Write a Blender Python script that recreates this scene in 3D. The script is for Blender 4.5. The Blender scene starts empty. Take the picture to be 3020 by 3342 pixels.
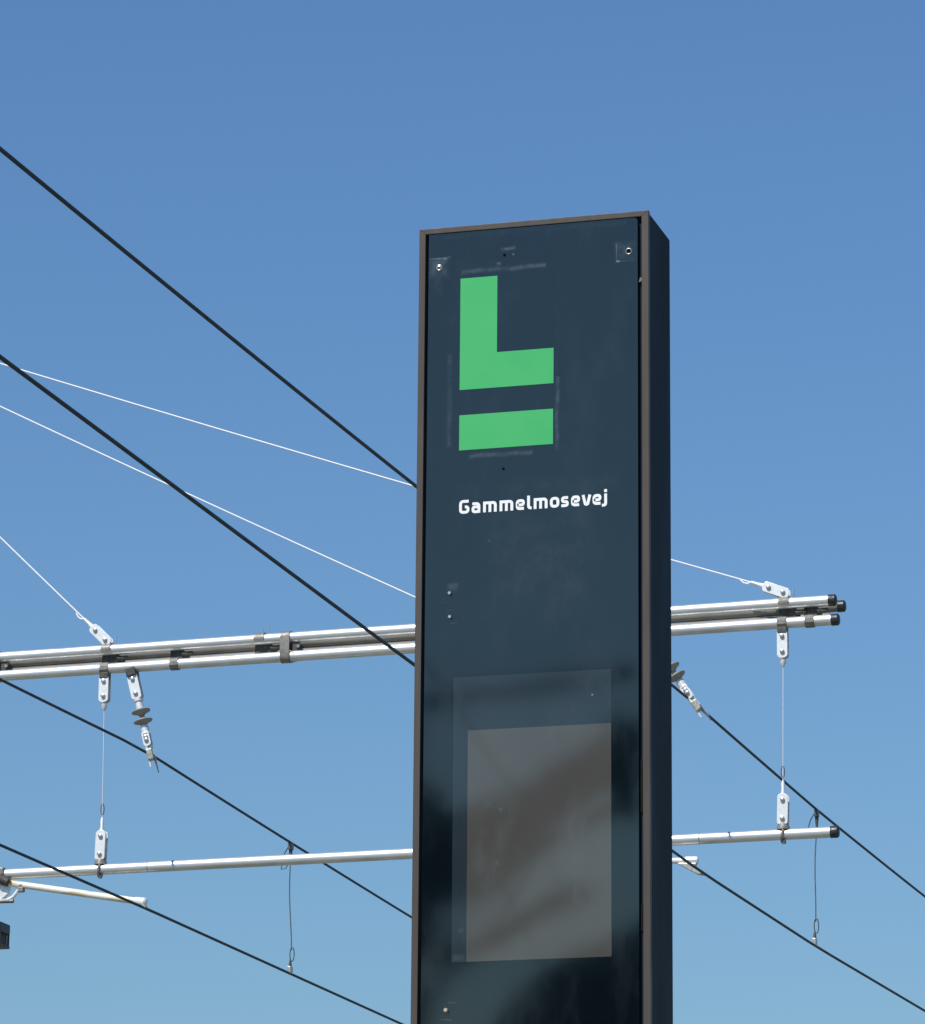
import bpy, bmesh, math, random
from mathutils import Vector, Matrix
random.seed(7)
R = math.radians
scene = bpy.context.scene
COL = scene.collection

# ---------------------------------------------------------------- camera, sky, sun, exposure
cam_data = bpy.data.cameras.new('camera')
cam = bpy.data.objects.new('camera', cam_data)
COL.objects.link(cam)
cam_data.sensor_fit = 'HORIZONTAL'
cam_data.sensor_width = 36.0
cam_data.lens = 167.41
cam_data.clip_start = 0.1
cam_data.clip_end = 5000
rx, ux, bx = (0.96004267, 0.27973163, 0.00826377), (0.06415052, -0.24871607, 0.9664497), (0.27240188, -0.92730282, -0.25672297)
M = Matrix(((rx[0], ux[0], bx[0], 0), (rx[1], ux[1], bx[1], 0), (rx[2], ux[2], bx[2], 1.6), (0, 0, 0, 1)))
cam.matrix_world = M
scene.camera = cam

SUN_EL, SUN_AZ = R(50), R(22)          # azimuth measured from -Y (behind the camera) towards -X
sun_vec = Vector((-math.sin(SUN_AZ) * math.cos(SUN_EL), -math.cos(SUN_AZ) * math.cos(SUN_EL), math.sin(SUN_EL)))
world = bpy.data.worlds.new('World')
scene.world = world
world.use_nodes = True
nt = world.node_tree
bg = nt.nodes['Background']
sky = nt.nodes.new('ShaderNodeTexSky')
sky.sky_type = 'NISHITA'
sky.sun_disc = False
sky.sun_elevation = SUN_EL
sky.sun_rotation = math.atan2(sun_vec.x, sun_vec.y)
sky.altitude = 20
sky.air_density = 1.8
sky.dust_density = 0.0
sky.ozone_density = 6.0
wb = nt.nodes.new('ShaderNodeMix')               # the photograph's white balance on the whole sky
wb.data_type = 'RGBA'
wb.blend_type = 'MULTIPLY'
wb.inputs['Factor'].default_value = 1.0
wb.inputs['B'].default_value = (0.57, 0.76, 1.03, 1)
nt.links.new(sky.outputs['Color'], wb.inputs['A'])
nt.links.new(wb.outputs['Result'], bg.inputs['Color'])
bg.inputs['Strength'].default_value = 0.10

sun_data = bpy.data.lights.new('sun', 'SUN')
sun_data.energy = 4.6
sun_data.angle = R(0.53)
sun_data.color = (1.0, 0.955, 0.89)
sun = bpy.data.objects.new('sun', sun_data)
COL.objects.link(sun)
sun.rotation_euler = sun_vec.to_track_quat('Z', 'Y').to_euler()
sun.location = (0, 0, 30)

scene.view_settings.view_transform = 'Standard'
scene.view_settings.look = 'None'
scene.view_settings.exposure = 0.0
scene.view_settings.gamma = 1.0
scene.view_settings.use_curve_mapping = False


# ---------------------------------------------------------------- materials
def nodes_of(name):
    m = bpy.data.materials.new(name)
    m.use_nodes = True
    return m, m.node_tree, m.node_tree.nodes['Principled BSDF']


def noise_mat(name, col, col2, scale=20, rough=0.5, rough2=None, metal=0.0, spec=0.5, ior=1.5, bump=0.0,
              stretch=(1, 1, 1), contrast=(0.35, 0.65), detail=6, bump_scale=None, bump_dist=0.001):
    m, t, b = nodes_of(name)
    tc = t.nodes.new('ShaderNodeTexCoord')
    mp = t.nodes.new('ShaderNodeMapping')
    mp.inputs['Scale'].default_value = stretch
    t.links.new(tc.outputs['Object'], mp.inputs['Vector'])
    n = t.nodes.new('ShaderNodeTexNoise')
    n.inputs['Scale'].default_value = scale
    n.inputs['Detail'].default_value = detail
    t.links.new(mp.outputs['Vector'], n.inputs['Vector'])
    mr = t.nodes.new('ShaderNodeMapRange')
    mr.inputs['From Min'].default_value, mr.inputs['From Max'].default_value = contrast
    t.links.new(n.outputs['Fac'], mr.inputs['Value'])
    mx = t.nodes.new('ShaderNodeMix')
    mx.data_type = 'RGBA'
    mx.inputs['A'].default_value = (*col, 1)
    mx.inputs['B'].default_value = (*col2, 1)
    t.links.new(mr.outputs['Result'], mx.inputs['Factor'])
    t.links.new(mx.outputs['Result'], b.inputs['Base Color'])
    if rough2 is None:
        b.inputs['Roughness'].default_value = rough
    else:
        r = t.nodes.new('ShaderNodeMapRange')
        r.inputs['To Min'].default_value, r.inputs['To Max'].default_value = rough, rough2
        t.links.new(mr.outputs['Result'], r.inputs['Value'])
        t.links.new(r.outputs['Result'], b.inputs['Roughness'])
    b.inputs['Metallic'].default_value = metal
    b.inputs['Specular IOR Level'].default_value = spec
    b.inputs['IOR'].default_value = ior
    if bump:
        n2 = n
        if bump_scale:
            n2 = t.nodes.new('ShaderNodeTexNoise')
            n2.inputs['Scale'].default_value = bump_scale
            t.links.new(mp.outputs['Vector'], n2.inputs['Vector'])
        bp = t.nodes.new('ShaderNodeBump')
        bp.inputs['Strength'].default_value = bump
        bp.inputs['Distance'].default_value = bump_dist
        t.links.new(n2.outputs['Fac'], bp.inputs['Height'])
        t.links.new(bp.outputs['Normal'], b.inputs['Normal'])
    return m


MAT = {}
MAT['tube'] = noise_mat('aluminium_tube', (0.80, 0.81, 0.82), (0.62, 0.63, 0.63), 14, 0.34, 0.50, metal=0.74,
                        stretch=(0.5, 1, 1), bump=0.08, bump_scale=40, bump_dist=0.0008)
MAT['shadetube'] = noise_mat('shaded_inner_tube', (0.30, 0.285, 0.25), (0.23, 0.22, 0.19), 14, 0.5, 0.62, metal=0.25, stretch=(0.5, 1, 1))  # shade on the rear tubes put into a darker brown base colour
MAT['plate'] = noise_mat('stainless_plate', (0.80, 0.81, 0.80), (0.62, 0.63, 0.62), 60, 0.40, 0.55, metal=0.3)
MAT['bracket'] = noise_mat('weathered_bracket', (0.25, 0.235, 0.21), (0.16, 0.15, 0.135), 40, 0.45, 0.6, metal=0.3)
MAT['gusset'] = noise_mat('shaded_gusset', (0.028, 0.027, 0.022), (0.075, 0.07, 0.058), 50, 0.6)  # colour darkened to carry the shade between and under the tubes
MAT['bolt'] = noise_mat('bolt_steel', (0.72, 0.72, 0.72), (0.5, 0.5, 0.5), 90, 0.25, 0.4, metal=0.9)
MAT['cap'] = noise_mat('black_rubber_cap', (0.012, 0.016, 0.02), (0.03, 0.035, 0.04), 60, 0.35, 0.6)
MAT['wire'] = noise_mat('dark_wire', (0.006, 0.018, 0.030), (0.014, 0.030, 0.044), 30, 0.5, 0.65, spec=0.35,
                        bump=0.6, bump_scale=60, bump_dist=0.002)
MAT['dropper'] = noise_mat('dropper_wire', (0.045, 0.06, 0.07), (0.09, 0.10, 0.10), 30, 0.45)
MAT['rope'] = noise_mat('pale_synthetic_rope', (0.84, 0.85, 0.86), (0.72, 0.74, 0.76), 60, 0.5, stretch=(3, 3, 3))
MAT['thinrope'] = noise_mat('thin_pale_rope', (0.70, 0.66, 0.68), (0.60, 0.60, 0.63), 60, 0.5)
MAT['fibre'] = noise_mat('weathered_fibre_rod', (0.80, 0.78, 0.68), (0.58, 0.47, 0.24), 7, 0.4,
                         stretch=(0.5, 3.4, 3.4), contrast=(0.50, 0.62))
MAT['whiterod'] = noise_mat('white_rod', (0.82, 0.83, 0.83), (0.70, 0.71, 0.71), 25, 0.35)
MAT['shed'] = noise_mat('grey_silicone_shed', (0.24, 0.235, 0.215), (0.31, 0.30, 0.28), 40, 0.55)
MAT['clamp'] = noise_mat('bronze_clamp', (0.34, 0.33, 0.27), (0.55, 0.54, 0.47), 60, 0.4, metal=0.6)
MAT['pole'] = noise_mat('galvanised_pole', (0.38, 0.40, 0.41), (0.30, 0.32, 0.33), 6, 0.45, 0.6, metal=0.5)
MAT['frame'] = noise_mat('bronze_frame', (0.074, 0.060, 0.049), (0.057, 0.047, 0.039), 9, 0.48, 0.6, spec=0.35,
                         stretch=(4, 4, 0.6), bump=0.15, bump_scale=180, bump_dist=0.0004)
MAT['side'] = noise_mat('navy_side', (0.0105, 0.0200, 0.0310), (0.0135, 0.0235, 0.0340), 5, 0.62, 0.72, spec=0.12,
                        stretch=(2, 2, 0.5))
MAT['gap'] = noise_mat('gap_rubber', (0.002, 0.002, 0.002), (0.004, 0.004, 0.004), 40, 0.9, spec=0.05)
MAT['clip'] = noise_mat('gap_clip', (0.20, 0.185, 0.16), (0.14, 0.13, 0.11), 60, 0.6)
MAT['hinge'] = noise_mat('hinge_cover', (0.006, 0.008, 0.007), (0.010, 0.012, 0.011), 30, 0.7, spec=0.1)
MAT['green'] = noise_mat('green_vinyl', (0.046, 0.418, 0.118), (0.049, 0.428, 0.122), 8, 0.34, 0.40, contrast=(0.3, 0.7))
MAT['white'] = noise_mat('white_letters', (0.88, 0.88, 0.86), (0.80, 0.80, 0.78), 60, 0.4)
MAT['brass'] = noise_mat('brass_pin', (0.75, 0.55, 0.42), (0.7, 0.6, 0.5), 60, 0.3, metal=0.5)
MAT['ground'] = noise_mat('ground', (0.22, 0.205, 0.17), (0.13, 0.135, 0.08), 0.12, 0.9, contrast=(0.4, 0.6))
MAT['bark'] = noise_mat('bark', (0.09, 0.07, 0.05), (0.05, 0.04, 0.03), 8, 0.9, bump=0.5, bump_dist=0.02, stretch=(1, 1, 0.2))
MAT['leaf'] = noise_mat('leaf', (0.035, 0.06, 0.015), (0.065, 0.095, 0.03), 2.0, 0.6, spec=0.3)
MAT['black'] = noise_mat('black_housing', (0.006, 0.007, 0.009), (0.012, 0.012, 0.013), 30, 0.45)
MAT['brownpane'] = noise_mat('brown_pane', (0.07, 0.055, 0.047), (0.10, 0.08, 0.07), 25, 0.6, spec=0.2)


def panel_mat(name, base, var, marks=None, smear=0.0, wave=0.05, rough=0.04, ior=1.9, tint=(1.0, 0.88, 0.70)):
    """Dark glossy glass-fronted sheet; object space X right, Z up in metres. marks: pale adhesive residue and scratches."""
    m, t, b = nodes_of(name)
    N, L = t.nodes, t.links
    tc = N.new('ShaderNodeTexCoord')
    sep = N.new('ShaderNodeSeparateXYZ')
    L.new(tc.outputs['Object'], sep.inputs[0])

    def math_(op, a, b_=None, c=None):
        n = N.new('ShaderNodeMath')
        n.operation = op
        for i, v in enumerate((a, b_, c)):
            if v is None:
                continue
            if isinstance(v, (int, float)):
                n.inputs[i].default_value = v
            else:
                L.new(v, n.inputs[i])
        return n.outputs[0]

    def noise(scale, detail=4, stretch=(1, 1, 1), rough_=0.5):
        mp = N.new('ShaderNodeMapping')
        mp.inputs['Scale'].default_value = stretch
        L.new(tc.outputs['Object'], mp.inputs['Vector'])
        n = N.new('ShaderNodeTexNoise')
        n.inputs['Scale'].default_value = scale
        n.inputs['Detail'].default_value = detail
        n.inputs['Roughness'].default_value = rough_
        L.new(mp.outputs['Vector'], n.inputs['Vector'])
        return n.outputs['Fac']

    def ramp(v, lo, hi, a=0.0, b_=1.0):
        n = N.new('ShaderNodeMapRange')
        n.interpolation_type = 'SMOOTHSTEP'
        for k, x in (('From Min', lo), ('From Max', hi), ('To Min', a), ('To Max', b_)):
            n.inputs[k].default_value = x
        L.new(v, n.inputs['Value'])
        return n.outputs['Result']

    wob = math_('MULTIPLY_ADD', noise(16, 3), 0.010, -0.005)
    xs = math_('ADD', sep.outputs['X'], wob)
    zs = math_('ADD', sep.outputs['Z'], wob)

    def box(cx, cz, hx, hz, soft):
        dx = math_('SUBTRACT', math_('ABSOLUTE', math_('SUBTRACT', xs, cx)), hx)
        dz = math_('SUBTRACT', math_('ABSOLUTE', math_('SUBTRACT', zs, cz)), hz)
        d = math_('MAXIMUM', dx, dz)
        return ramp(d, -soft, soft, 1.0, 0.0)

    total = None
    if marks:
        grain = ramp(noise(45, 6, (1, 1, 1), 0.7), 0.30, 0.72)
        for (cx, cz, hx, hz, soft, amp) in marks:
            v = math_('MULTIPLY', box(cx, cz, hx, hz, soft * 1.25), amp * (0.72 if soft > 0.002 else 1.0))
            total = v if total is None else math_('ADD', total, v)
        patch = ramp(noise(14, 3), 0.36, 0.58)
        total = math_('MULTIPLY', total, math_('MULTIPLY_ADD', grain, 0.75, 0.25))
        total = math_('MULTIPLY', total, math_('MULTIPLY_ADD', patch, 0.8, 0.3))
    if smear:
        sm = math_('MULTIPLY', ramp(noise(9, 6, (1, 1, 0.45), 0.62), 0.48, 0.72), smear)
        sp = math_('MULTIPLY', ramp(noise(170, 2, (1, 1, 1), 0.5), 0.70, 0.78), smear * 0.6)
        sm = math_('ADD', sm, sp)
        total = sm if total is None else math_('ADD', total, sm)
    col = N.new('ShaderNodeMix')
    col.data_type = 'RGBA'
    col.inputs['A'].default_value = (*base, 1)
    col.inputs['B'].default_value = (*var, 1)
    L.new(ramp(noise(4, 4), 0.3, 0.7), col.inputs['Factor'])
    out = col.outputs['Result']
    if total is not None:
        mk = N.new('ShaderNodeMix')
        mk.data_type = 'RGBA'
        L.new(out, mk.inputs['A'])
        mk.inputs['B'].default_value = (0.30, 0.35, 0.37, 1)
        L.new(math_('MINIMUM', total, 1.0), mk.inputs['Factor'])
        out = mk.outputs['Result']
        L.new(math_('ADD', rough, math_('MULTIPLY', total, 0.5)), b.inputs['Roughness'])
    else:
        b.inputs['Roughness'].default_value = rough
    L.new(out, b.inputs['Base Color'])
    b.inputs['IOR'].default_value = ior
    b.inputs['Specular Tint'].default_value = (*tint, 1)
    bp = N.new('ShaderNodeBump')
    bp.inputs['Strength'].default_value = wave
    bp.inputs['Distance'].default_value = 0.01
    L.new(noise(3.2, 1, (1, 1, 0.55)), bp.inputs['Height'])
    L.new(bp.outputs['Normal'], b.inputs['Normal'])
    return m


mm = 0.001
marks = [  # centre x, centre z, half x, half z, softness, strength (metres from the sign's top-left corner)
    (0.205, -0.112, 0.100, 0.0040, 0.004, 0.30), (0.3335, -0.470, 0.0030, 0.085, 0.004, 0.26),
    (0.3335, -0.250, 0.0015, 0.120, 0.003, 0.07), (0.200, -0.5585, 0.075, 0.0040, 0.004, 0.26),
    (0.0765, -0.420, 0.0040, 0.110, 0.005, 0.15), (0.215, -0.0640, 0.016, 0.0025, 0.003, 0.45),
    (0.192, -0.0990, 0.005, 0.0030, 0.003, 0.45), (0.228, -0.0790, 0.0015, 0.0015, 0.0015, 0.5),
    (0.047, -0.098, 0.021, 0.021, 0.007, 0.28), (0.050, -0.0745, 0.025, 0.0005, 0.0012, 0.75),
    (0.060, -0.0775, 0.006, 0.0008, 0.0012, 1.0), (0.046, -0.137, 0.007, 0.020, 0.010, 0.13),
    (0.496, -0.096, 0.024, 0.022, 0.008, 0.14), (0.4735, -0.096, 0.0006, 0.020, 0.0012, 0.65),
    (0.494, -0.1180, 0.020, 0.0006, 0.0012, 0.55), (0.478, -0.1175, 0.0045, 0.0018, 0.0015, 0.95),
    (0.088, -0.866, 0.011, 0.008, 0.005, 0.25), (0.078, -0.9000, 0.016, 0.0005, 0.001, 0.30),
    (0.072, -0.8900, 0.009, 0.0005, 0.001, 0.25), (0.094, -0.9480, 0.009, 0.0005, 0.001, 0.35),
    (0.083, -0.9180, 0.010, 0.0005, 0.001, 0.20), (0.083, -1.8530, 0.013, 0.0006, 0.001, 0.45),
    (0.095, -1.8160, 0.009, 0.0010, 0.001, 0.30), (0.30, -0.64, 0.17, 0.012, 0.02, 0.05),
    (0.29, -0.80, 0.10, 0.10, 0.06, 0.055), (0.275, -0.024, 0.22, 0.004, 0.006, 0.05),
    (0.1755, -0.760, 0.003, 0.0015, 0.0015, 0.2), (0.12, -1.775, 0.12, 0.05, 0.05, 0.02),
]
MAT['panel'] = panel_mat('navy_panel_glass', (0.0012, 0.0038, 0.0068), (0.0022, 0.0052, 0.0082), marks, 0.022, ior=2.02)
MAT['window'] = panel_mat('display_margin_glass', (0.017, 0.026, 0.034), (0.021, 0.031, 0.039),
                          [(0.113, -1.655, 0.004, 0.003, 0.005, 0.22), (0.110, -1.715, 0.010, 0.003, 0.006, 0.15),
                           (0.418, -1.132, 0.0018, 0.0018, 0.001, 0.9)], 0.03)
MAT['screen'] = panel_mat('display_screen_glass', (0.064, 0.060, 0.055), (0.073, 0.069, 0.064),
                          [(0.265, -1.292, 0.004, 0.001, 0.004, 0.4), (0.197, -1.505, 0.002, 0.004, 0.004, 0.2),
                           (0.205, -1.385, 0.002, 0.001, 0.003, 0.3)], 0.06, ior=2.15, tint=(1.0, 0.84, 0.62))


# ---------------------------------------------------------------- mesh helpers
class MB:
    def __init__(self):
        self.v, self.f = [], []

    def add(self, vs, fs):
        o = len(self.v)
        self.v += [Vector(p) for p in vs]
        self.f += [[i + o for i in f] for f in fs]
        return self

    def box(self, c, s, rot=None):
        c = Vector(c)
        h = Vector(s) * 0.5
        vs = [Vector((x * h.x, y * h.y, z * h.z)) for x in (-1, 1) for y in (-1, 1) for z in (-1, 1)]
        if rot is not None:
            vs = [rot @ p for p in vs]
        return self.add([c + p for p in vs], [[0, 1, 3, 2], [4, 6, 7, 5], [0, 4, 5, 1], [2, 3, 7, 6], [0, 2, 6, 4], [1, 5, 7, 3]])

    def lathe(self, a, axis, profile, seg=24):
        """profile: list of (distance along axis, radius)"""
        a = Vector(a)
        w = Vector(axis).normalized()
        t = Vector((0, 1, 0)) if abs(w.y) < 0.9 else Vector((1, 0, 0))
        p = w.cross(t).normalized()
        q = w.cross(p).normalized()
        vs, fs = [], []
        for d, r in profile:
            for k in range(seg):
                an = 2 * math.pi * k / seg
                vs.append(a + w * d + (p * math.cos(an) + q * math.sin(an)) * r)
        for i in range(len(profile) - 1):
            for k in range(seg):
                k2 = (k + 1) % seg
                fs.append([i * seg + k, i * seg + k2, (i + 1) * seg + k2, (i + 1) * seg + k])
        fs.append(list(range(seg))[::-1])
        fs.append([(len(profile) - 1) * seg + k for k in range(seg)])
        return self.add(vs, fs)

    def rod(self, a, b, r, seg=20, r2=None):
        a, b = Vector(a), Vector(b)
        return self.lathe(a, b - a, [(0, r), ((b - a).length, r if r2 is None else r2)], seg)

    def sweep(self, pts, r, seg=10, closed=False):
        pts = [Vector(p) for p in pts]
        n = len(pts)
        vs, fs = [], []
        prev = None
        for i, p in enumerate(pts):
            d = ((pts[(i + 1) % n] if closed or i < n - 1 else p) - (pts[i - 1] if closed or i > 0 else p)).normalized()
            if prev is None:
                t = Vector((0, 0, 1)) if abs(d.z) < 0.9 else Vector((1, 0, 0))
                u = d.cross(t).normalized()
            else:
                u = (prev - d * prev.dot(d)).normalized()
            prev = u
            w = d.cross(u)
            for k in range(seg):
                an = 2 * math.pi * k / seg
                vs.append(p + (u * math.cos(an) + w * math.sin(an)) * r)
        for i in range(n if closed else n - 1):
            j = (i + 1) % n
            for k in range(seg):
                k2 = (k + 1) % seg
                fs.append([i * seg + k, i * seg + k2, j * seg + k2, j * seg + k])
        if not closed:
            fs.append(list(range(seg))[::-1])
            fs.append([(n - 1) * seg + k for k in range(seg)])
        return self.add(vs, fs)

    def prism(self, poly, y0, y1):
        """outline of (x, z) extruded along Y"""
        n = len(poly)
        vs = [(x, y0, z) for x, z in poly] + [(x, y1, z) for x, z in poly]
        fs = [list(range(n)), list(range(n, 2 * n))[::-1]] + [[i, i + n, (i + 1) % n + n, (i + 1) % n] for i in range(n)]
        return self.add(vs, fs)

    def build(self, name, mat, parent=None, bevel=0.0, smooth=True, loc=None, seg=2):
        """vertices are in world space; the object's origin is put at loc (default: its parent's place)"""
        o_loc = Vector(loc) if loc is not None else (parent_world(parent) if parent else Vector((0, 0, 0)))
        me = bpy.data.meshes.new(name)
        me.from_pydata([p - o_loc for p in self.v], [], self.f)
        bm = bmesh.new()
        bm.from_mesh(me)
        bmesh.ops.recalc_face_normals(bm, faces=bm.faces)
        if bevel:
            ed = [e for e in bm.edges if len(e.link_faces) == 2 and e.calc_face_angle(0) > 0.6]
            bmesh.ops.bevel(bm, geom=ed, offset=bevel, segments=seg, profile=0.6, affect='EDGES')
        bm.to_mesh(me)
        bm.free()
        if smooth and not bevel:
            me.polygons.foreach_set('use_smooth', [True] * len(me.polygons))
            me.update()
            try:
                me.set_sharp_from_angle(angle=R(38))
            except Exception:
                pass
        me.materials.append(MAT[mat])
        o = bpy.data.objects.new(name, me)
        COL.objects.link(o)
        if parent:
            o.parent = parent
            o.location = o_loc - parent_world(parent)
        else:
            o.location = o_loc
        return o


WORLD_LOC = {}


def parent_world(o):
    v = Vector((0, 0, 0))
    while o is not None:
        v += o.location
        o = o.parent
    return v


def tag(o, label=None, cat=None, group=None, kind=None):
    if label:
        o['label'] = label
    if cat:
        o['category'] = cat
    if group:
        o['group'] = group
    if kind:
        o['kind'] = kind
    return o


def thing(name, loc, label, cat, group=None):
    o = bpy.data.objects.new(name, None)
    COL.objects.link(o)
    o.location = loc
    o.empty_display_size = 0.1
    return tag(o, label, cat, group)


# ---------------------------------------------------------------- setting
g = MB()
g.add([(-400, -400, 0), (400, -400, 0), (400, 400, 0), (-400, 400, 0)], [[0, 1, 2, 3]])
tag(g.build('ground', 'ground', smooth=False), kind='structure')

# ---------------------------------------------------------------- station sign
SX, SY, ST = -2.78941, 9.11888, 4.81394        # top-left front corner
SW, SD = 0.55, 0.2174
sign = thing('station_sign', (SX + SW / 2, SY + SD / 2, 0), 'tall dark navy station sign with green L emblem and white station name', 'sign')


def sp(x, z, y=0.0):
    """millimetres on the sign's face -> world"""
    return Vector((SX + x * mm, SY + y * mm, ST + z * mm))


H = ST
hb = MB().box((SX + SW / 2, SY + SD / 2 + 0.006, (H - 0.002) / 2), (SW - 0.003, SD - 0.012, H - 0.002))
hb.build('housing', 'side', sign, bevel=0.004)
MB().box((SX + SW / 2, SY + SD / 2, 0.04), (SW + 0.12, SD + 0.12, 0.08)).build('base_plinth', 'pole', sign, bevel=0.008)
# frame rails stand proud of the black recess
FT, FW, FR = 13.5, 15.5, 16.5
yf, yb = 0, 14
MB().prism([(SX, 0.1), (SX + FW * mm, 0.1), (SX + FW * mm, ST - FT * mm), (SX, ST)], SY, SY + yb * mm).build('frame_rail', 'frame', sign, bevel=0.0012)
MB().prism([(SX + SW - FR * mm, 0.1), (SX + SW, 0.1), (SX + SW, ST), (SX + SW - FR * mm, ST - FT * mm)], SY, SY + yb * mm).build('frame_rail', 'frame', sign, bevel=0.0012)
MB().prism([(SX, ST), (SX + SW, ST), (SX + SW - FR * mm, ST - FT * mm), (SX + FW * mm, ST - FT * mm)], SY, SY + yb * mm).build('frame_rail', 'frame', sign, bevel=0.0012)
MB().box((SX + SW / 2, SY + 0.007, 0.107), (SW - 0.034, 0.012, 0.012)).build('frame_rail', 'frame', sign, bevel=0.001)
# black rubber behind the panel, seen in the gap
MB().box((SX + SW / 2, SY + 0.0125, ST / 2 + 0.05), (SW - 0.030, 0.001, ST - 0.13)).build('gap_seal', 'gap', sign, smooth=False)
# front panel with one rounded upper corner
px0, px1, pz1, pz0 = 23.2, 523.8, -15.0, -(ST * 1000 - 125)
poly = [(px0, pz0), (px1, pz0)]
r_ = 9
poly += [(px1 - r_ + r_ * math.cos(R(a)), pz1 - r_ + r_ * math.sin(R(a))) for a in range(0, 91, 15)]
poly += [(px0, pz1)]
pan = MB().prism([(SX + x * mm, ST + z * mm) for x, z in poly], SY + 0.0015, SY + 0.011)
panel = pan.build('front_panel', 'panel', sign, smooth=False, loc=(SX, SY, ST))
PF = 1.5                                         # panel face, mm behind the frame face


def face_poly(name, pts, mat, proud, thick, parent=None, bevel=0.0, smooth=False):
    m_ = MB().prism([(SX + x * mm, ST + z * mm) for x, z in pts], SY + (PF - proud) * mm, SY + (PF - proud + thick) * mm)
    return m_.build(name, mat, parent or sign, bevel=bevel, smooth=smooth, loc=(SX, SY, ST))


# emblem: L and the bar below it
face_poly('emblem_letter', [(101, -128.5), (189.8, -128.5), (189.8, -313.3), (325, -313.3), (325, -398), (101, -398)], 'green', 0.9, 0.8)['label'] = 'large green letter L of the emblem'
face_poly('emblem_bar', [(101, -458.7), (324.2, -458.7), (324.2, -542.5), (101, -542.5)], 'green', 0.9, 0.8)['label'] = 'green bar under the letter L'
# display: margin sheet with the greyer screen in it
face_poly('display_margin', [(93, -1076), (460.5, -1076), (461.5, -1725.5), (93.5, -1725.5)], 'window', 0.3, 0.25)
face_poly('display_screen', [(127.5, -1200), (460.3, -1200), (461.2, -1725.1), (128, -1725.1)], 'screen', 0.55, 0.2)

# lettering, drawn as strokes
XH, CH, HS = 25.2, 32.3, 3.3


def arc_corner(pts, rad, closed=False):
    out = []
    n = len(pts)
    for i, p in enumerate(pts):
        if not closed and i in (0, n - 1):
            out.append(Vector(p))
            continue
        P, A, B = Vector(p), Vector(pts[i - 1]), Vector(pts[(i + 1) % n])
        da, db = (A - P), (B - P)
        r = min(rad, da.length * 0.49 if (closed or i > 1) else da.length * 0.9, db.length * 0.49 if (closed or i < n - 2) else db.length * 0.9)
        a, b = P + da.normalized() * r, P + db.normalized() * r
        for k in range(6):
            t = k / 5
            out.append(a * (1 - t) ** 2 + P * 2 * t * (1 - t) + b * t * t)
    return out


def ribbon(mb, pts, x0, z0, yoff, hs, closed=False):
    n = len(pts)
    lft, rgt = [], []
    for i in range(n):
        a = pts[i - 1] if (closed or i > 0) else None
        b = pts[(i + 1) % n] if (closed or i < n - 1) else None
        d1 = (pts[i] - a).normalized() if a is not None else None
        d2 = (b - pts[i]).normalized() if b is not None else None
        d = ((d1 or d2) + (d2 or d1))
        d = d.normalized()
        nrm = Vector((-d.y, d.x))
        k = 1.0
        if d1 is not None and d2 is not None:
            k = 1 / max(0.5, math.sqrt(max(0.0, (1 + d1.dot(d2)) / 2)))
        lft.append(pts[i] + nrm * hs * k)
        rgt.append(pts[i] - nrm * hs * k)
    y0, y1 = SY + (PF - 0.8 - yoff) * mm, SY + (PF - 0.02) * mm
    vs = []
    for l, r in zip(lft, rgt):
        for p in (l, r):
            for y in (y0, y1):
                vs.append((SX + (x0 + p.x) * mm, y, ST + (z0 + p.y) * mm))
    fs = []
    for i in range(n if closed else n - 1):
        a, b = i * 4, ((i + 1) % n) * 4
        fs += [[a, b, b + 2, a + 2], [a + 1, a + 3, b + 3, b + 1], [a, a + 1, b + 1, b], [a + 2, b + 2, b + 3, a + 3]]
    if not closed:
        fs += [[0, 2, 3, 1], [4 * n - 4, 4 * n - 3, 4 * n - 1, 4 * n - 2]]
    mb.add(vs, fs)


def glyph(ch, w):
    h = HS
    X = XH
    if ch == 'G':
        return [([(w - h * .6, CH - h), (h, CH - h), (h, h), (w - h, h), (w - h, 16), (w * .56, 16)], 7, False)]
    if ch == 'a':
        return [([(1.8, X - h), (w - h, X - h), (w - h, 0)], 7, False), ([(w - h, h * .9), (h, h * .9), (h, 14.2), (w - h, 14.2)], 4.5, False)]
    if ch == 'm':
        return [([(h, 0), (h, X)], 0, False), ([(h, X - h), (w - h, X - h), (w - h, 0)], 6, False), ([(w / 2, 0), (w / 2, X - h)], 0, False)]
    if ch == 'e':
        return [([(h, 11.8), (w - h, 11.8), (w - h, X - h), (h, X - h), (h, h), (w - 2, h)], 6, False)]
    if ch == 'l':
        return [([(h, CH), (h, h), (w - 2, h)], 6, False)]
    if ch == 'o':
        return [([(h, h), (w - h, h), (w - h, X - h), (h, X - h)], 7, True)]
    if ch == 's':
        return [([(w - 1.5, X - h), (h, X - h), (h, X / 2), (w - h, X / 2), (w - h, h), (0.8, h)], 5.5, False)]
    if ch == 'v':
        return [([(h, X), (w * .38, h * .9), (w * .62, h * .9), (w - h, X)], 3, False)]
    if ch == 'j':
        return [([(w - h, X), (w - h, -5 + h), (w - 12, -5 + h)], 5, False), ([(w - h, X + 3.4), (w - h, X + 10.2)], 0, False)]


spans = [('G', 102.3, 126.9), ('a', 132.1, 152.7), ('m', 159.4, 191.7), ('m', 198.4, 230.8), ('e', 237, 258.1), ('l', 263.7, 276.3),
         ('m', 279.2, 311.8), ('o', 317.4, 339.5), ('s', 343.5, 361.6), ('e', 367.2, 388.1), ('v', 392.0, 414.6), ('e', 417.6, 438.2), ('j', 440.0, 451.4)]
for ch, a, b in spans:
    mb = MB()
    for i, (pts, rad, cl) in enumerate(glyph(ch, b - a)):
        pp = arc_corner(pts, rad, cl) if rad else [Vector(p) for p in pts]
        ribbon(mb, pp, a, -693.4, 0.06 * i, HS, cl)
    mb.build('letter', 'white', sign, smooth=False, loc=(SX, SY, ST))


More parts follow.
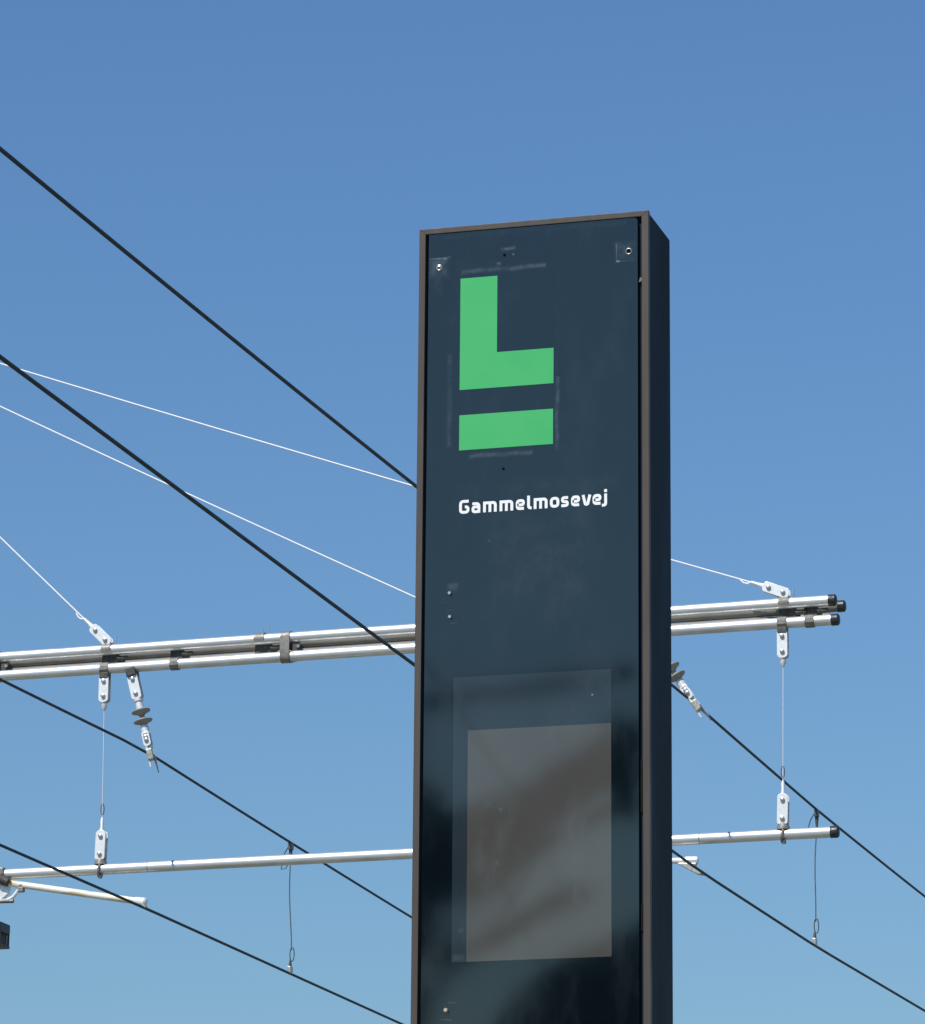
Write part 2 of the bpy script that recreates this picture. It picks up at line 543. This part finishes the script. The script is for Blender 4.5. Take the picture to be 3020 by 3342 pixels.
def disc_screw(x, z, r, length, mat, name='screw', ring=None, hole=0.0):
    a = sp(x, z, PF - length)
    prof = [(0, r * 0.75), (length * 0.25 * mm, r), (length * mm, r)]
    prof = [(d, rr * mm if rr > 0.2 else rr) for d, rr in prof]
    m_ = MB().lathe(a, (0, 1, 0), prof, 16)
    o = m_.build(name, mat, sign)
    if ring:
        k = [a + Vector((math.cos(t) * ring, -0.0, math.sin(t) * ring)) * mm + Vector((0, (length - 0.5) * mm, 0)) for t in [2 * math.pi * i / 20 for i in range(20)]]
        MB().sweep(k, 0.9 * mm, 8, True).build('washer', 'bolt', o)
    if hole:
        MB().lathe(a - Vector((0, 0.0002, 0)), (0, 1, 0), [(0, hole * mm), (0.0015, hole * mm)], 6).build('socket', 'gap', o)
    return o


disc_screw(48.9, -96.5, 4.6, 2.5, 'bolt', ring=6.5, hole=2.8)
disc_screw(502.8, -95.3, 4.4, 1.2, 'gap', ring=6.6, hole=3.0)
disc_screw(82.5, -879.3, 4.5, 8, 'bolt', 'pin')
disc_screw(83.4, -934.7, 4.5, 7, 'bolt', 'pin')
disc_screw(83.2, -1832.5, 5.0, 10, 'brass', 'pin')
disc_screw(206.8, -79.6, 3.6, 0.4, 'gap', 'hole_plug')
disc_screw(207.0, -593.3, 3.4, 0.4, 'gap', 'hole_plug')
# small clip and hinge cover in the right-hand gap
MB().prism([(SX + .5262, ST - .171), (SX + .5335, ST - .168), (SX + .5335, ST - .160), (SX + .529, ST - .160)], SY + .003, SY + .009).build('gap_clip', 'clip', sign, smooth=False)
MB().box(sp(529, -1345, 10), (0.007, 0.004, 0.12)).build('hinge_cover', 'hinge', sign, bevel=0.001)
MB().box(sp(528.5, -1640, 10), (0.007, 0.004, 0.06)).build('hinge_cover', 'hinge', sign, bevel=0.001)

# ---------------------------------------------------------------- overhead line: pole on the left, just outside the picture
YA = 21.306
PX = -10.66
pole = thing('mast', (PX, YA, 0), 'grey galvanised mast carrying the overhead line arm', 'mast')
MB().lathe((PX, YA, 0), (0, 0, 1), [(0, 0.15), (9.4, 0.115)], 16).build('shaft', 'pole', pole)
MB().lathe((PX, YA, 9.4), (0, 0, 1), [(0, 0.122), (0.03, 0.122), (0.05, 0.05)], 16).build('shaft_cap', 'pole', pole)
MB().box((PX, YA, 0.02), (0.5, 0.5, 0.04)).build('base_plate', 'pole', pole, bevel=0.004)
for z in (9.119, 6.84, 5.646):
    MB().lathe((PX, YA, z - 0.06), (0, 0, 1), [(0, 0.136), (0.12, 0.136)], 20).build('collar', 'bracket', pole)

# ---- three-tube arm
TR = 0.0288
ZL, ZR, XL, XR = 6.850, 6.893, -8.888, -4.253
slope = (ZR - ZL) / (XR - XL)


def ztop(x):
    return ZL + slope * (x - XL)


def zbot(x):
    return ztop(x) - 0.104


XM = PX + 0.125                                     # where the arms meet the mast
arm = thing('overhead_line_arm', (PX + 0.14, YA, ztop(PX)), 'long silver multi-tube arm reaching from the mast over both tracks', 'arm')


def T(x, k):
    """centre of tube k at x: 0 top front, 1 top rear, 2 bottom front, 3 inner rear"""
    return Vector((x, YA + (0.0, 0.14, 0.0, 0.14)[k], (ztop(x), ztop(x), zbot(x), ztop(x) - 0.0605)[k]))


for k, xe in ((0, -4.276), (1, -4.256), (2, -4.262)):
    tb = MB().rod(T(XM, k), T(xe, k), TR, 48).build('tube', 'shadetube' if k == 1 else 'tube', arm)
    d = T(xe, k) - T(XM, k)
    MB().lathe(T(xe - 0.002, k), d, [(0, TR + 0.0022), (0.034, TR + 0.0022), (0.041, TR * 0.8), (0.042, TR * 0.3)], 24).build('end_cap', 'cap', arm)


MB().rod(T(XM, 3), T(-4.30, 3), TR, 48).build('tube', 'shadetube', arm)


def hull_outline(r):
    pts = []
    for c, a0, a1 in (((0.14, 0.0), 0, 90), ((0.0, 0.0), 90, 180), ((0, -0.104), 180, 287), ((0.14, -0.0605), 287, 360)):
        for i in range(9):
            an = R(a0 + (a1 - a0) * i / 8)
            pts.append((c[0] + r * math.cos(an), c[1] + r * math.sin(an)))
    return pts


def hull_strap(x, w=0.052):
    out, inn = hull_outline(TR + 0.007), hull_outline(TR + 0.001)
    n = len(out)
    vs = []
    for xx in (x - w / 2, x + w / 2):
        for lst in (out, inn):
            vs += [(xx, YA + y, ztop(x) + z) for y, z in lst]
    fs = []
    for i in range(n):
        j = (i + 1) % n
        fs += [[i, j, 2 * n + j, 2 * n + i], [n + i, 3 * n + i, 3 * n + j, n + j], [i, n + i, n + j, j], [2 * n + i, 2 * n + j, 3 * n + j, 3 * n + i]]
    o = MB().add(vs, fs).build('strap', 'bracket', arm)
    # gusset plate behind with a bent lip and bolts
    cen = Vector((x + 0.045, YA + 0.02, ztop(x) - 0.040))
    m_ = MB().add([cen + Vector((s * 0.004, y, z)) for s in (-1, 1) for y, z in ((-0.020, 0.02), (0.10, 0.02), (0.0, -0.055), (-0.022, -0.055))],
                  [[0, 1, 2, 3], [7, 6, 5, 4], [0, 4, 5, 1], [1, 5, 6, 2], [2, 6, 7, 3], [3, 7, 4, 0]])
    m_.box(cen + Vector((0.0, -0.024, -0.012)), (0.06, 0.006, 0.05), Matrix.Rotation(R(20), 3, 'Y'))
    m_.build('gusset', 'gusset', o)
    MB().lathe(cen + Vector((0.022, -0.026, -0.012)), (0.3, -1, -0.1), [(0, 0.009), (0.012, 0.009)], 6).build('bolt', 'bolt', o)


def ring_clamp(x, k, w=0.048, mat='bracket', r=TR + 0.006):
    c = T(x, k)
    o = MB().lathe(c - Vector((w / 2, 0, slope * w / 2)), Vector((1, 0, slope)), [(0, r), (w, r)], 10).build('clamp', mat, arm, bevel=0.001)
    return o


def gusset(x, w=0.09):
    """dark cross plate joining the three tubes, seen from below between them"""
    m_ = MB()
    vs = []
    for xx in (x - w / 2, x + w / 2):
        vs += [(xx, YA + 0.014, ztop(x) - 0.020), (xx, YA + 0.145, ztop(x) - 0.020), (xx, YA + 0.05, ztop(x) - 0.090), (xx, YA + 0.010, ztop(x) - 0.090)]
    m_.add(vs, [[0, 1, 2, 3], [7, 6, 5, 4], [0, 4, 5, 1], [1, 5, 6, 2], [2, 6, 7, 3], [3, 7, 4, 0]])
    m_.rod((x + w / 2, YA + 0.01, ztop(x) - 0.05), (x + w / 2 + 0.06, YA + 0.015, ztop(x) - 0.046), 0.014, 10)
    return m_.build('gusset', 'gusset', arm, bevel=0.004)


def saddle(x, w=0.055):
    """curved plate lying on the front top tube"""
    c = T(x, 0)
    vs = []
    r0, r1 = TR + 0.0015, TR + 0.008
    for xx in (x - w / 2, x + w / 2):
        for rr in (r0, r1):
            for a in range(60, 196, 15):
                an = R(a)
                vs.append((xx, c.y + rr * math.cos(an), ztop(xx) + rr * math.sin(an)))
    n = 10
    fs = []
    for i in range(n - 1):
        fs += [[n + i, n + i + 1, 3 * n + i + 1, 3 * n + i], [i, 2 * n + i, 2 * n + i + 1, i + 1], [i, i + 1, n + i + 1, n + i], [2 * n + i, 3 * n + i, 3 * n + i + 1, 2 * n + i + 1]]
    fs += [[0, n, 3 * n, 2 * n], [n - 1, 3 * n - 1, 4 * n - 1, 2 * n - 1][:0] or [n - 1, 2 * n - 1, 4 * n - 1, 3 * n - 1]]
    m_ = MB().add(vs, fs)
    m_.box((x, c.y + 0.032, c.z + TR + 0.006), (w, 0.06, 0.006), Matrix.Rotation(R(4), 3, 'X'))
    o = m_.build('saddle', 'bracket', arm)
    for dx in (0.016, 0.05):
        MB().rod((x + dx, YA - 0.005, c.z + 0.02), (x + dx, YA - 0.005, c.z + 0.062 + 0.012 * (dx > 0.03)), 0.0045, 8).build('bolt', 'bolt', o)
    return o


def shackle(parent, c, ang, length=0.150, width=0.055, sep=0.036, y=YA, mat='plate'):
    """pair of round-ended link plates with two bolts; ang = tilt of the long side from vertical, in the XZ plane"""
    c = Vector((c[0], y, c[1]))
    ca, sa = math.cos(ang), math.sin(ang)

    def W(u, v):          # u along width, v along length
        return (c.x + u * ca + v * sa, c.z - u * sa + v * ca)
    out = []
    for s in (1, -1):
        for i in range(7):
            a = R(0 + 180 * i / 6)
            u, v = math.cos(a) * width / 2 * s, s * (length / 2 - width * 0.30 + math.sin(a) * width * 0.30)
            out.append(W(u, v))
    first = None
    for s in (-1, 1):
        yy = y + s * sep / 2
        o = MB().prism(out, yy - 0.004, yy + 0.004).build('link_plate', mat, parent, bevel=0.0012, smooth=False)
        first = first or o
    for s in (-1, 1):
        q = W(0, s * (length / 2 - 0.034))
        o = MB().lathe((q[0], y - sep / 2 - 0.016, q[1]), (0, 1, 0), [(0, 0.008), (0.003, 0.0125), (0.012, 0.0125)], 6)
        o.rod((q[0], y - sep / 2 - 0.006, q[1]), (q[0], y + sep / 2 + 0.016, q[1]), 0.008, 12)
        o.build('bolt', 'bolt', parent)
    return first


# fittings along the arm
hull_strap(-8.915)
hull_strap(-7.236)
hull_strap(-5.70)
for x in (-8.262, -7.385, -6.30, -4.512):
    saddle(x)
    gusset(x + 0.01)
for x in (-7.868, -4.377):
    ring_clamp(x, 2)
    gusset(x, 0.07)
hull_strap(PX + 0.35)
# link plates above the arm (stay ropes) and below it (hangers)
rope_dirs = {}
for name, (x, z), tgt in (('a', (-8.298, 6.937), (-10.533, 9.119)), ('b', (-6.300, 6.935), (-10.533, 9.119)), ('c', (-4.553, 6.962), (-10.533, 9.119))):
    an = math.atan2(tgt[0] - x, tgt[1] - z)
    if name == 'c':
        an += R(2)
    shackle(arm, (x, z), an)
    rope_dirs[name] = (x, z, an)
for x, zc in ((-8.270, 6.640), (-4.522, 6.690)):
    ring_clamp(x, 2, 0.050, 'bracket')
    ztb = zbot(x) - TR
    shackle(arm, (x, ztb - 0.085), 0.0)
    MB().box((x, YA, ztb - 0.012), (0.05, 0.05, 0.034)).build('hanger_block', 'gusset', arm, bevel=0.005)

# stay ropes
labels = {'a': 'steep pale stay rope from the mast down to the arm above the insulator', 'b': 'pale stay rope from the mast to the arm ending behind the sign',
          'c': 'shallow pale stay rope running to the capped end of the arm'}
for k, (x, z, an) in rope_dirs.items():
    u = Vector((math.sin(an), 0, math.cos(an)))
    base = Vector((x, YA, z))
    st = base + u * 0.075
    anchor = Vector((-10.53, YA, 9.119))
    rp = thing('stay_rope', st, labels[k], 'rope', 'stay ropes of the overhead line arm')
    pts = []
    n = 40
    L_ = (anchor - st).length
    a0 = st + u * 0.05
    for i in range(n + 1):
        t = i / n
        p = a0.lerp(anchor, t)
        p.z -= 0.0035 * L_ * 4 * t * (1 - t)
        pts.append(p)
    MB().sweep(pts, 0.0044, 10).build('rope', 'rope', rp)
    MB().lathe(st - u * 0.03, u, [(0, 0.014), (0.03, 0.016), (0.06, 0.011), (0.10, 0.008)], 12).build('end_fitting', 'plate', rp)
    v = Vector((u.z, 0, -u.x))
    tail = [a0 + u * 0.02, a0 + u * 0.035 - v * 0.014, a0 + u * 0.055 - v * 0.016, a0 + u * 0.08 - v * 0.008]
    MB().sweep(tail, 0.0045, 8).build('rope_tail', 'rope', rp)

# ---- lower single tube
regz = lambda x: 5.646 + (x + 8.842) * (5.676 - 5.646) / (4.594)
reg = thing('registration_tube', (PX + 0.14, YA, regz(PX)), 'single silver tube hanging level below the multi-tube arm', 'tube')


def RT(x):
    return Vector((x, YA, regz(x)))


for a, b in ((XM, -7.9905), (-7.9875, -4.9705), (-4.9675, -4.282)):
    MB().rod(RT(a), RT(b), TR, 48).build('tube', 'tube', reg)
for a in (-7.989, -4.969):
    MB().rod(RT(a - 0.004), RT(a + 0.004), TR - 0.0012, 20).build('joint', 'gusset', reg)
MB().lathe(RT(-4.284), (1, 0, 0.006), [(0, TR + 0.0022), (0.036, TR + 0.0022), (0.043, TR * 0.8), (0.044, TR * 0.3)], 24).build('end_cap', 'cap', reg)
for x in (-8.262, -4.530):
    zt = regz(x) + TR
    shackle(reg, (x, zt + 0.100), R(1.5), 0.165, 0.056)
    o = MB().lathe((x, YA, zt - 0.004), (0, 0, 1), [(0, 0.036), (0.012, 0.034), (0.030, 0.026)], 14).build('saddle', 'bracket', reg)
    ring = [Vector((x + 0.006 * math.sin(t), YA + math.cos(t) * (TR + 0.006), regz(x) - 0.003 + math.sin(t) * (TR + 0.008))) for t in [2 * math.pi * i / 20 for i in range(20)]]
    MB().sweep(ring, 0.0075, 8, True).build('u_bolt', 'bracket', reg)
    MB().lathe((x + 0.004, YA - 0.012, regz(x) - TR - 0.022), (0, 0, 1), [(0, 0.010), (0.016, 0.014)], 6).build('nut', 'bracket', reg)

# thin vertical hanger ropes between arm and lower tube
for x0, x1, lab in ((-8.270, -8.262, 'thin vertical hanger rope beside the two-shed insulator on the arm'), (-4.522, -4.530, 'thin vertical hanger rope near the black capped tube ends')):
    zt = zbot(x0) - TR - 0.16
    zb = regz(x1) + TR + 0.183
    h = thing('hanger_rope', (x1, YA, zb), lab, 'rope', 'hanger ropes')
    MB().rod((x0, YA, zt - 0.03), (x1, YA, zb + 0.03), 0.0023, 8).build('rope', 'thinrope', h)
    MB().lathe((x0, YA, zt + 0.03), (0, 0, -1), [(0, 0.010), (0.028, 0.009), (0.034, 0.017), (0.054, 0.015), (0.072, 0.006)], 12).build('end_fitting', 'plate', h)
    MB().lathe((x1, YA, zb - 0.03), (0, 0, 1), [(0, 0.014), (0.03, 0.015), (0.05, 0.009), (0.085, 0.010), (0.10, 0.004)], 12).build('end_fitting', 'plate', h)
    lp = [Vector((x1 + 0.009 * math.cos(t), YA, zb + 0.115 + 0.030 * math.sin(t))) for t in [2 * math.pi * i / 16 for i in range(16)]]
    MB().sweep(lp, 0.0028, 6, True).build('rope_eye', 'dropper', h)


# ---- insulators hanging from the arm
def insulator(mx, mz, tilt, label, stretch_clamp=1.0):
    t = thing('insulator', (mx, YA, mz), label, 'insulator', 'insulators under the arm')
    u = Vector((math.sin(tilt), 0, -math.cos(tilt)))
    v = Vector((u.z, 0, -u.x)) * -1
    a = Vector((mx, YA, mz))
    MB().box(a + u * 0.012, (0.056, 0.07, 0.05), Matrix.Rotation(-tilt, 3, 'Y')).build('tube_clamp', 'gusset', t, bevel=0.008)
    c = a + u * 0.095
    shackle(t, (c.x, c.z), math.pi - tilt, 0.150, 0.058)
    MB().lathe(a + u * 0.160, u, [(0, 0.026), (0.018, 0.026), (0.020, 0.020), (0.062, 0.021)], 16).build('end_socket', 'plate', t)
    MB().lathe(a + u * 0.205, u, [(0, 0.013), (0.125, 0.013)], 16).build('core', 'shed', t)
    for s in (0.216, 0.272):
        MB().lathe(a + u * s, u, [(0, 0.015), (0.010, 0.030), (0.016, 0.050), (0.020, 0.052), (0.024, 0.050), (0.034, 0.026), (0.044, 0.016)], 28).build('shed', 'shed', t)
    MB().lathe(a + u * 0.318, u, [(0, 0.020), (0.020, 0.024), (0.034, 0.020), (0.048, 0.024), (0.056, 0.016)], 16).build('end_socket', 'plate', t)
    c2 = a + u * 0.395
    shackle(t, (c2.x, c2.z), math.pi - tilt, 0.085, 0.042, 0.028)
    # wire clamp: two tapering prongs and a tail pin
    p0 = a + u * 0.430
    for s, ln in ((-1, 0.125), (1, 0.135)):
        q = p0 + v * (0.010 * s)
        MB().rod(q + Vector((0, s * 0.008, 0)), q + u * ln + v * (0.006 * s + 0.004) + Vector((0, s * 0.006, 0)), 0.009, 10, 0.006).build('prong', 'plate', t)
    MB().box(p0 + u * 0.055, (0.034, 0.046, 0.062), Matrix.Rotation(-tilt, 3, 'Y')).build('wire_clamp', 'clamp', t, bevel=0.007)
    MB().rod(p0 + u * 0.06 + v * 0.016, p0 + u * 0.165 + v * 0.022, 0.006, 8, 0.003).build('tail_pin', 'dropper', t)
    return t


insulator(-8.117, 6.733, math.atan2(0.138, 0.53), 'two-shed grey insulator hanging from the arm in plain view')
insulator(-5.248, 6.779, R(33), 'tilted insulator and wire clamp partly hidden behind the sign')

# ---- wires
SPAN, SAG = 32.0, 0.283


def para(d):
    d = abs(d)
    t = d / SPAN
    return 4 * SAG * t * (1 - t)


def wire(name, pts, r, label, cat='wire', group=None, seg=10):
    o = MB().sweep(pts, r, seg).build(name, 'wire', loc=pts[len(pts) // 2])
    return tag(o, label, cat, group)


def interp(tbl, y):
    for (y0, x0), (y1, x1) in zip(tbl, tbl[1:]):
        if y <= y1 or (y1, x1) == tbl[-1]:
            return x0 + (x1 - x0) * (y - y0) / (y1 - y0)


def ys_(lo, hi, step=0.5):
    n = int((hi - lo) / step)
    return [lo + (hi - lo) * i / n for i in range(n + 1)]


def bend(y):
    """invented bend of the unseen near wires, shifts their reflection in the sign"""
    return 0.0055 * max(0.0, 11.0 - y) ** 2


GW = 'overhead wires of the tram tracks'
xm_r = [(-10, -5.04), (21.3, -5.035), (24.09, -4.915), (26.75, -4.765), (50, -3.2)]
wire('messenger_wire', [(interp(xm_r, y) - bend(y), y, 6.425 - para(y - 21.3)) for y in ys_(-9, 50)], 0.0075,
     'thick dark wire passing high behind the sign to the tilted insulator', group=GW)
xm_l = [(-10, -8.10), (19.29, -8.043), (21.316, -8.036), (26.2, -8.02), (50, -7.9)]
wire('messenger_wire', [(interp(xm_l, y) - bend(y), y, 6.292 - 0.75 * para(y - 21.3)) for y in ys_(-9, 50)], 0.0075,
     'dark wire held by the two-shed insulator in plain view', group=GW)
xc_r = [(-10, -4.97), (16.25, -4.97), (21.2, -4.94), (23.69, -4.856), (26.3, -4.71), (50, -3.3)]
wire('contact_wire', [(interp(xc_r, y) - bend(y), y, 5.47 + (0.01 if y > 20 else 0.0)) for y in ys_(-9, 50)], 0.0075,
     'dark contact wire passing behind the sign, crossing in front of the multi-tube arm', group=GW)
xc_l = [(-10, -8.9), (19.39, -8.052), (21.31, -8.002), (23.61, -7.972), (25.77, -7.944), (50, -7.6)]
wire('contact_wire', [(interp(xc_l, y) - bend(y), y, 5.43) for y in ys_(-9, 50)], 0.0075,
     'dark contact wire clamped to the yellowed registration rod', group=GW)


# droppers between messenger and contact wires
def dropper(top, bot, label, side):
    top, bot = Vector(top), Vector(bot)
    d = thing('dropper', bot, label, 'dropper', 'droppers')
    n = 14
    a, b = top - Vector((0, 0, 0.10)), bot + Vector((0, 0, 0.13))
    pts = [a.lerp(b, i / n) + Vector((0.006 * math.sin(math.pi * i / n * 1.5) * side, 0, 0)) for i in range(n + 1)]
    MB().sweep(pts, 0.0036, 8).build('wire', 'dropper', d)
    MB().box(top - Vector((0, 0, 0.014)), (0.022, 0.05, 0.042)).build('clip', 'dropper', d, bevel=0.004)
    MB().lathe(top + Vector((0, 0, -0.02)), a - top, [(0, 0.012), (0.03, 0.011), (0.08, 0.006), (0.10, 0.004)], 10).build('ferrule', 'dropper', d)
    lp = [top + Vector((side * 0.012, 0, -0.012)), top + Vector((side * 0.036, 0, -0.05)), top + Vector((side * 0.052, 0, -0.10)), top + Vector((side * 0.056, 0, -0.15)), top + Vector((side * 0.03, 0, -0.145)), top + Vector((side * 0.006, 0, -0.105))]
    MB().sweep(lp, 0.0034, 8).build('loop', 'dropper', d)
    MB().box(bot + Vector((0, 0, 0.012)), (0.020, 0.05, 0.042)).build('clip', 'clamp', d, bevel=0.004)
    MB().lathe(bot + Vector((0, 0, 0.02)), (0, 0, 1), [(0, 0.010), (0.03, 0.009), (0.055, 0.004)], 10).build('ferrule', 'dropper', d)
    lp = [bot + Vector((-side * 0.010 + 0.013 * math.cos(t), 0, 0.105 + 0.042 * math.sin(t))) for t in [2 * math.pi * i / 18 for i in range(18)]]
    MB().sweep(lp, 0.0032, 8, True).build('loop', 'dropper', d)


yd = 23.787
dropper((interp(xm_l, yd), yd, 6.292 - .75 * para(yd - 21.3) - .008), (interp(xc_l, 23.65), 23.65, 5.438), 'thin dropper joining the two wires left of the sign', -1)
yd = 24.05
dropper((interp(xm_r, yd), yd, 6.425 - para(yd - 21.3) - .008), (interp(xc_r, 23.66), 23.66, 5.488), 'thin looped dropper behind the black capped lower tube end', -1)

# ---- registration arms
ra = thing('pull_off', (-8.80, YA, 5.60), 'yellowed pale rod under the lower tube holding the contact wire', 'rod', 'pull-offs holding the contact wires')
MB().box((-8.85, YA, regz(-8.85) - 0.008), (0.085, 0.08, 0.085)).build('tube_clamp', 'bracket', ra, bevel=0.010)
MB().lathe((-8.83, YA - 0.03, 5.62), (0.9, 0, -0.45), [(0, 0.03), (0.055, 0.024)], 12).build('swivel', 'gusset', ra)
MB().prism([(-8.90, 5.605), (-8.775, 5.60), (-8.785, 5.54), (-8.83, 5.505), (-8.90, 5.50)], YA - 0.012, YA + 0.012).build('drop_plate', 'plate', ra, bevel=0.003)
MB().rod((-8.79, YA, 5.598), (-8.052, YA, 5.470), 0.0185, 18).build('rod', 'fibre', ra)
MB().lathe((-8.06, YA, 5.4714), (0.985, 0, -0.17), [(0, 0.022), (0.055, 0.025), (0.064, 0.018)], 14).build('rod_end', 'whiterod', ra)
MB().sweep([(-8.86, YA - 0.014, 5.500), (-8.79, YA - 0.014, 5.500), (-8.755, YA - 0.012, 5.520), (-8.725, YA - 0.010, 5.558)], 0.010, 8).build('strut', 'plate', ra)
MB().rod((-8.90, YA - 0.02, 5.497), (-8.75, YA - 0.02, 5.495), 0.011, 10).build('strut_foot', 'bracket', ra)
MB().lathe((-8.722, YA, 5.585), (0.985, 0, -0.17), [(0, 0.019), (0.018, 0.019)], 14).build('collar', 'clamp', ra)
MB().box((-8.715, YA - 0.004, 5.558), (0.036, 0.03, 0.028)).build('pivot', 'bracket', ra, bevel=0.005)
MB().box((-8.03, YA, 5.449), (0.075, 0.036, 0.022), Matrix.Rotation(R(30), 3, 'Y')).build('wire_clip', 'clamp', ra, bevel=0.005)
MB().lathe((-8.000, YA - 0.02, 5.437), (0, -1, 0), [(0, 0.009), (0.014, 0.009)], 6).build('bolt', 'bolt', ra)

rb = thing('pull_off', (-5.75, YA, 5.58), 'white rod with a block end gripping the contact wire behind the sign', 'rod', 'pull-offs holding the contact wires')
MB().box((-5.78, YA, regz(-5.78) - 0.02), (0.085, 0.08, 0.10)).build('tube_clamp', 'bracket', rb, bevel=0.010)
MB().prism([(-5.83, 5.605), (-5.72, 5.60), (-5.73, 5.54), (-5.83, 5.52)], YA - 0.012, YA + 0.012).build('drop_plate', 'plate', rb, bevel=0.003)
MB().rod((-5.74, YA, 5.578), (-5.06, YA, 5.561), 0.0155, 18).build('rod', 'whiterod', rb)
MB().lathe((-5.075, YA, 5.561), (1, 0, -0.02), [(0, 0.019), (0.024, 0.020), (0.026, 0.016), (0.032, 0.022), (0.085, 0.022), (0.094, 0.017)], 8).build('rod_end', 'whiterod', rb)
MB().prism([(-5.09, 5.548), (-4.985, 5.545), (-4.995, 5.520), (-4.955, 5.495), (-4.945, 5.478), (-4.985, 5.486)], YA - 0.016, YA + 0.016).build('wire_clip', 'clamp', rb, bevel=0.004)
MB().lathe((-4.965, YA - 0.014, 5.494), (0, -1, 0), [(0, 0.010), (0.014, 0.010)], 6).build('bolt', 'bolt', rb)

# ---- dark box on a bracket from the mast, cut by the left edge of the picture
lb = thing('lamp_box', (-8.92, YA, 5.26), 'small black lamp box with a brown glazed side on a bracket', 'lamp')
MB().box((-8.93, YA, 5.352), (0.262, 0.14, 0.056)).build('lid', 'black', lb, bevel=0.006)
MB().box((-8.932, YA, 5.298), (0.240, 0.118, 0.072)).build('pane', 'brownpane', lb, bevel=0.002)
for x in (-9.055, -8.806):
    for s in (-1, 1):
        MB().box((x, YA + s * 0.062, 5.298), (0.010, 0.010, 0.072)).build('corner_post', 'black', lb, bevel=0.001)
MB().box((-8.93, YA, 5.257), (0.262, 0.14, 0.014)).build('bottom_frame', 'black', lb, bevel=0.003)
MB().rod((PX + 0.12, YA, 5.36), (-9.055, YA, 5.36), 0.02, 16).build('bracket', 'black', lb)

# ---------------------------------------------------------------- trees behind the photographer, seen only as dark shapes mirrored in the sign
def leafy(mb, a, b, rad, n, size=0.11):
    a, b = Vector(a), Vector(b)
    for _ in range(n):
        t = random.random()
        p = a.lerp(b, t)
        while True:
            o = Vector((random.uniform(-1, 1), random.uniform(-1, 1), random.uniform(-1, 1)))
            if o.length < 1:
                break
        p = p + o * rad * (1 - 0.25 * abs(2 * t - 1))
        s = size * random.uniform(0.6, 1.3)
        x = Vector((random.gauss(0, 1), random.gauss(0, 1), random.gauss(0, 1))).normalized()
        y = x.orthogonal().normalized()
        mb.add([p - x * s, p + y * s * 0.55, p + x * s, p - y * s * 0.55], [[0, 1, 2, 3]])


def tree(x, y, h, rad, n, label, extra=None):
    t = thing('tree', (x, y, 0), label, 'tree', 'trees behind the camera')
    tr = MB().lathe((x, y, 0), (0, 0, 1), [(0, 0.24), (0.4, 0.19), (h * 0.55, 0.12), (h * 0.8, 0.04)], 12)
    lf = MB()
    limbs = []
    for i in range(9):
        an = i * 2.4 + random.random()
        z0 = h * (0.32 + 0.045 * i)
        ln = rad * random.uniform(0.65, 0.95) * (1 - 0.05 * i)
        limbs.append(((x, y, z0), (x + math.cos(an) * ln, y + math.sin(an) * ln, min(h * .93, z0 + ln * random.uniform(0.5, 0.9)))))
    for a, b in limbs:
        tr.rod(a, b, 0.07, 8, 0.015)
        leafy(lf, Vector(a).lerp(Vector(b), 0.35), b, rad * 0.34, n // 11)
    leafy(lf, (x, y, h * .7), (x, y, h * .97), rad * 0.33, n // 8)
    for a, b, r, k in (extra or []):
        tr.rod((x, y, min(a[2], b[2]) * 0.72), a, 0.05, 8, 0.02)
        tr.rod(a, b, 0.03, 6, 0.01)
        leafy(lf, a, b, r, k)
    tr.build('trunk', 'bark', t)
    lf.build('crown', 'leaf', t, smooth=False)


TYR = -30.0
tree(-15.2, TYR, 10.2, 2.2, 5000, 'leafy tree with long rising branches behind the camera',
     [((-14.849, TYR, 10.392), (-13.528, TYR, 11.076), 0.50, 3000), ((-13.886, TYR, 10.932), (-12.029, TYR, 12.013), 0.30, 2600),
      ((-14.314, TYR, 9.527), (-12.600, TYR, 10.248), 0.10, 650), ((-13.814, TYR, 10.608), (-12.101, TYR, 11.257), 0.035, 260),
      ((-13.386, TYR, 8.626), (-11.743, TYR, 9.635), 0.42, 3600), ((-12.993, TYR, 8.050), (-11.208, TYR, 8.806), 0.75, 5200),
      ((-14.671, TYR, 11.437), (-14.671, TYR, 9.707), 0.30, 1800), ((-12.208, TYR, 12.121), (-12.029, TYR, 11.221), 0.22, 900),
      ((-14.457, TYR + 0.5, 12.500), (-11.922, TYR + 0.5, 12.716), 0.055, 380)])
for x, y, h, r, lab_ in ((-21, -33, 8.6, 2.6, 'broad tree next to the long-branched tree behind the camera'), (-8.6, -33, 7.8, 2.3, 'lowest tree of the row behind the camera'),
                         (-2, -31, 8.4, 2.5, 'middling tree beside the lowest tree behind the camera'), (5, -34, 8.0, 2.6, 'tree at the open end of the row behind the camera')):
    tree(x, y, h, r, 3500, lab_)
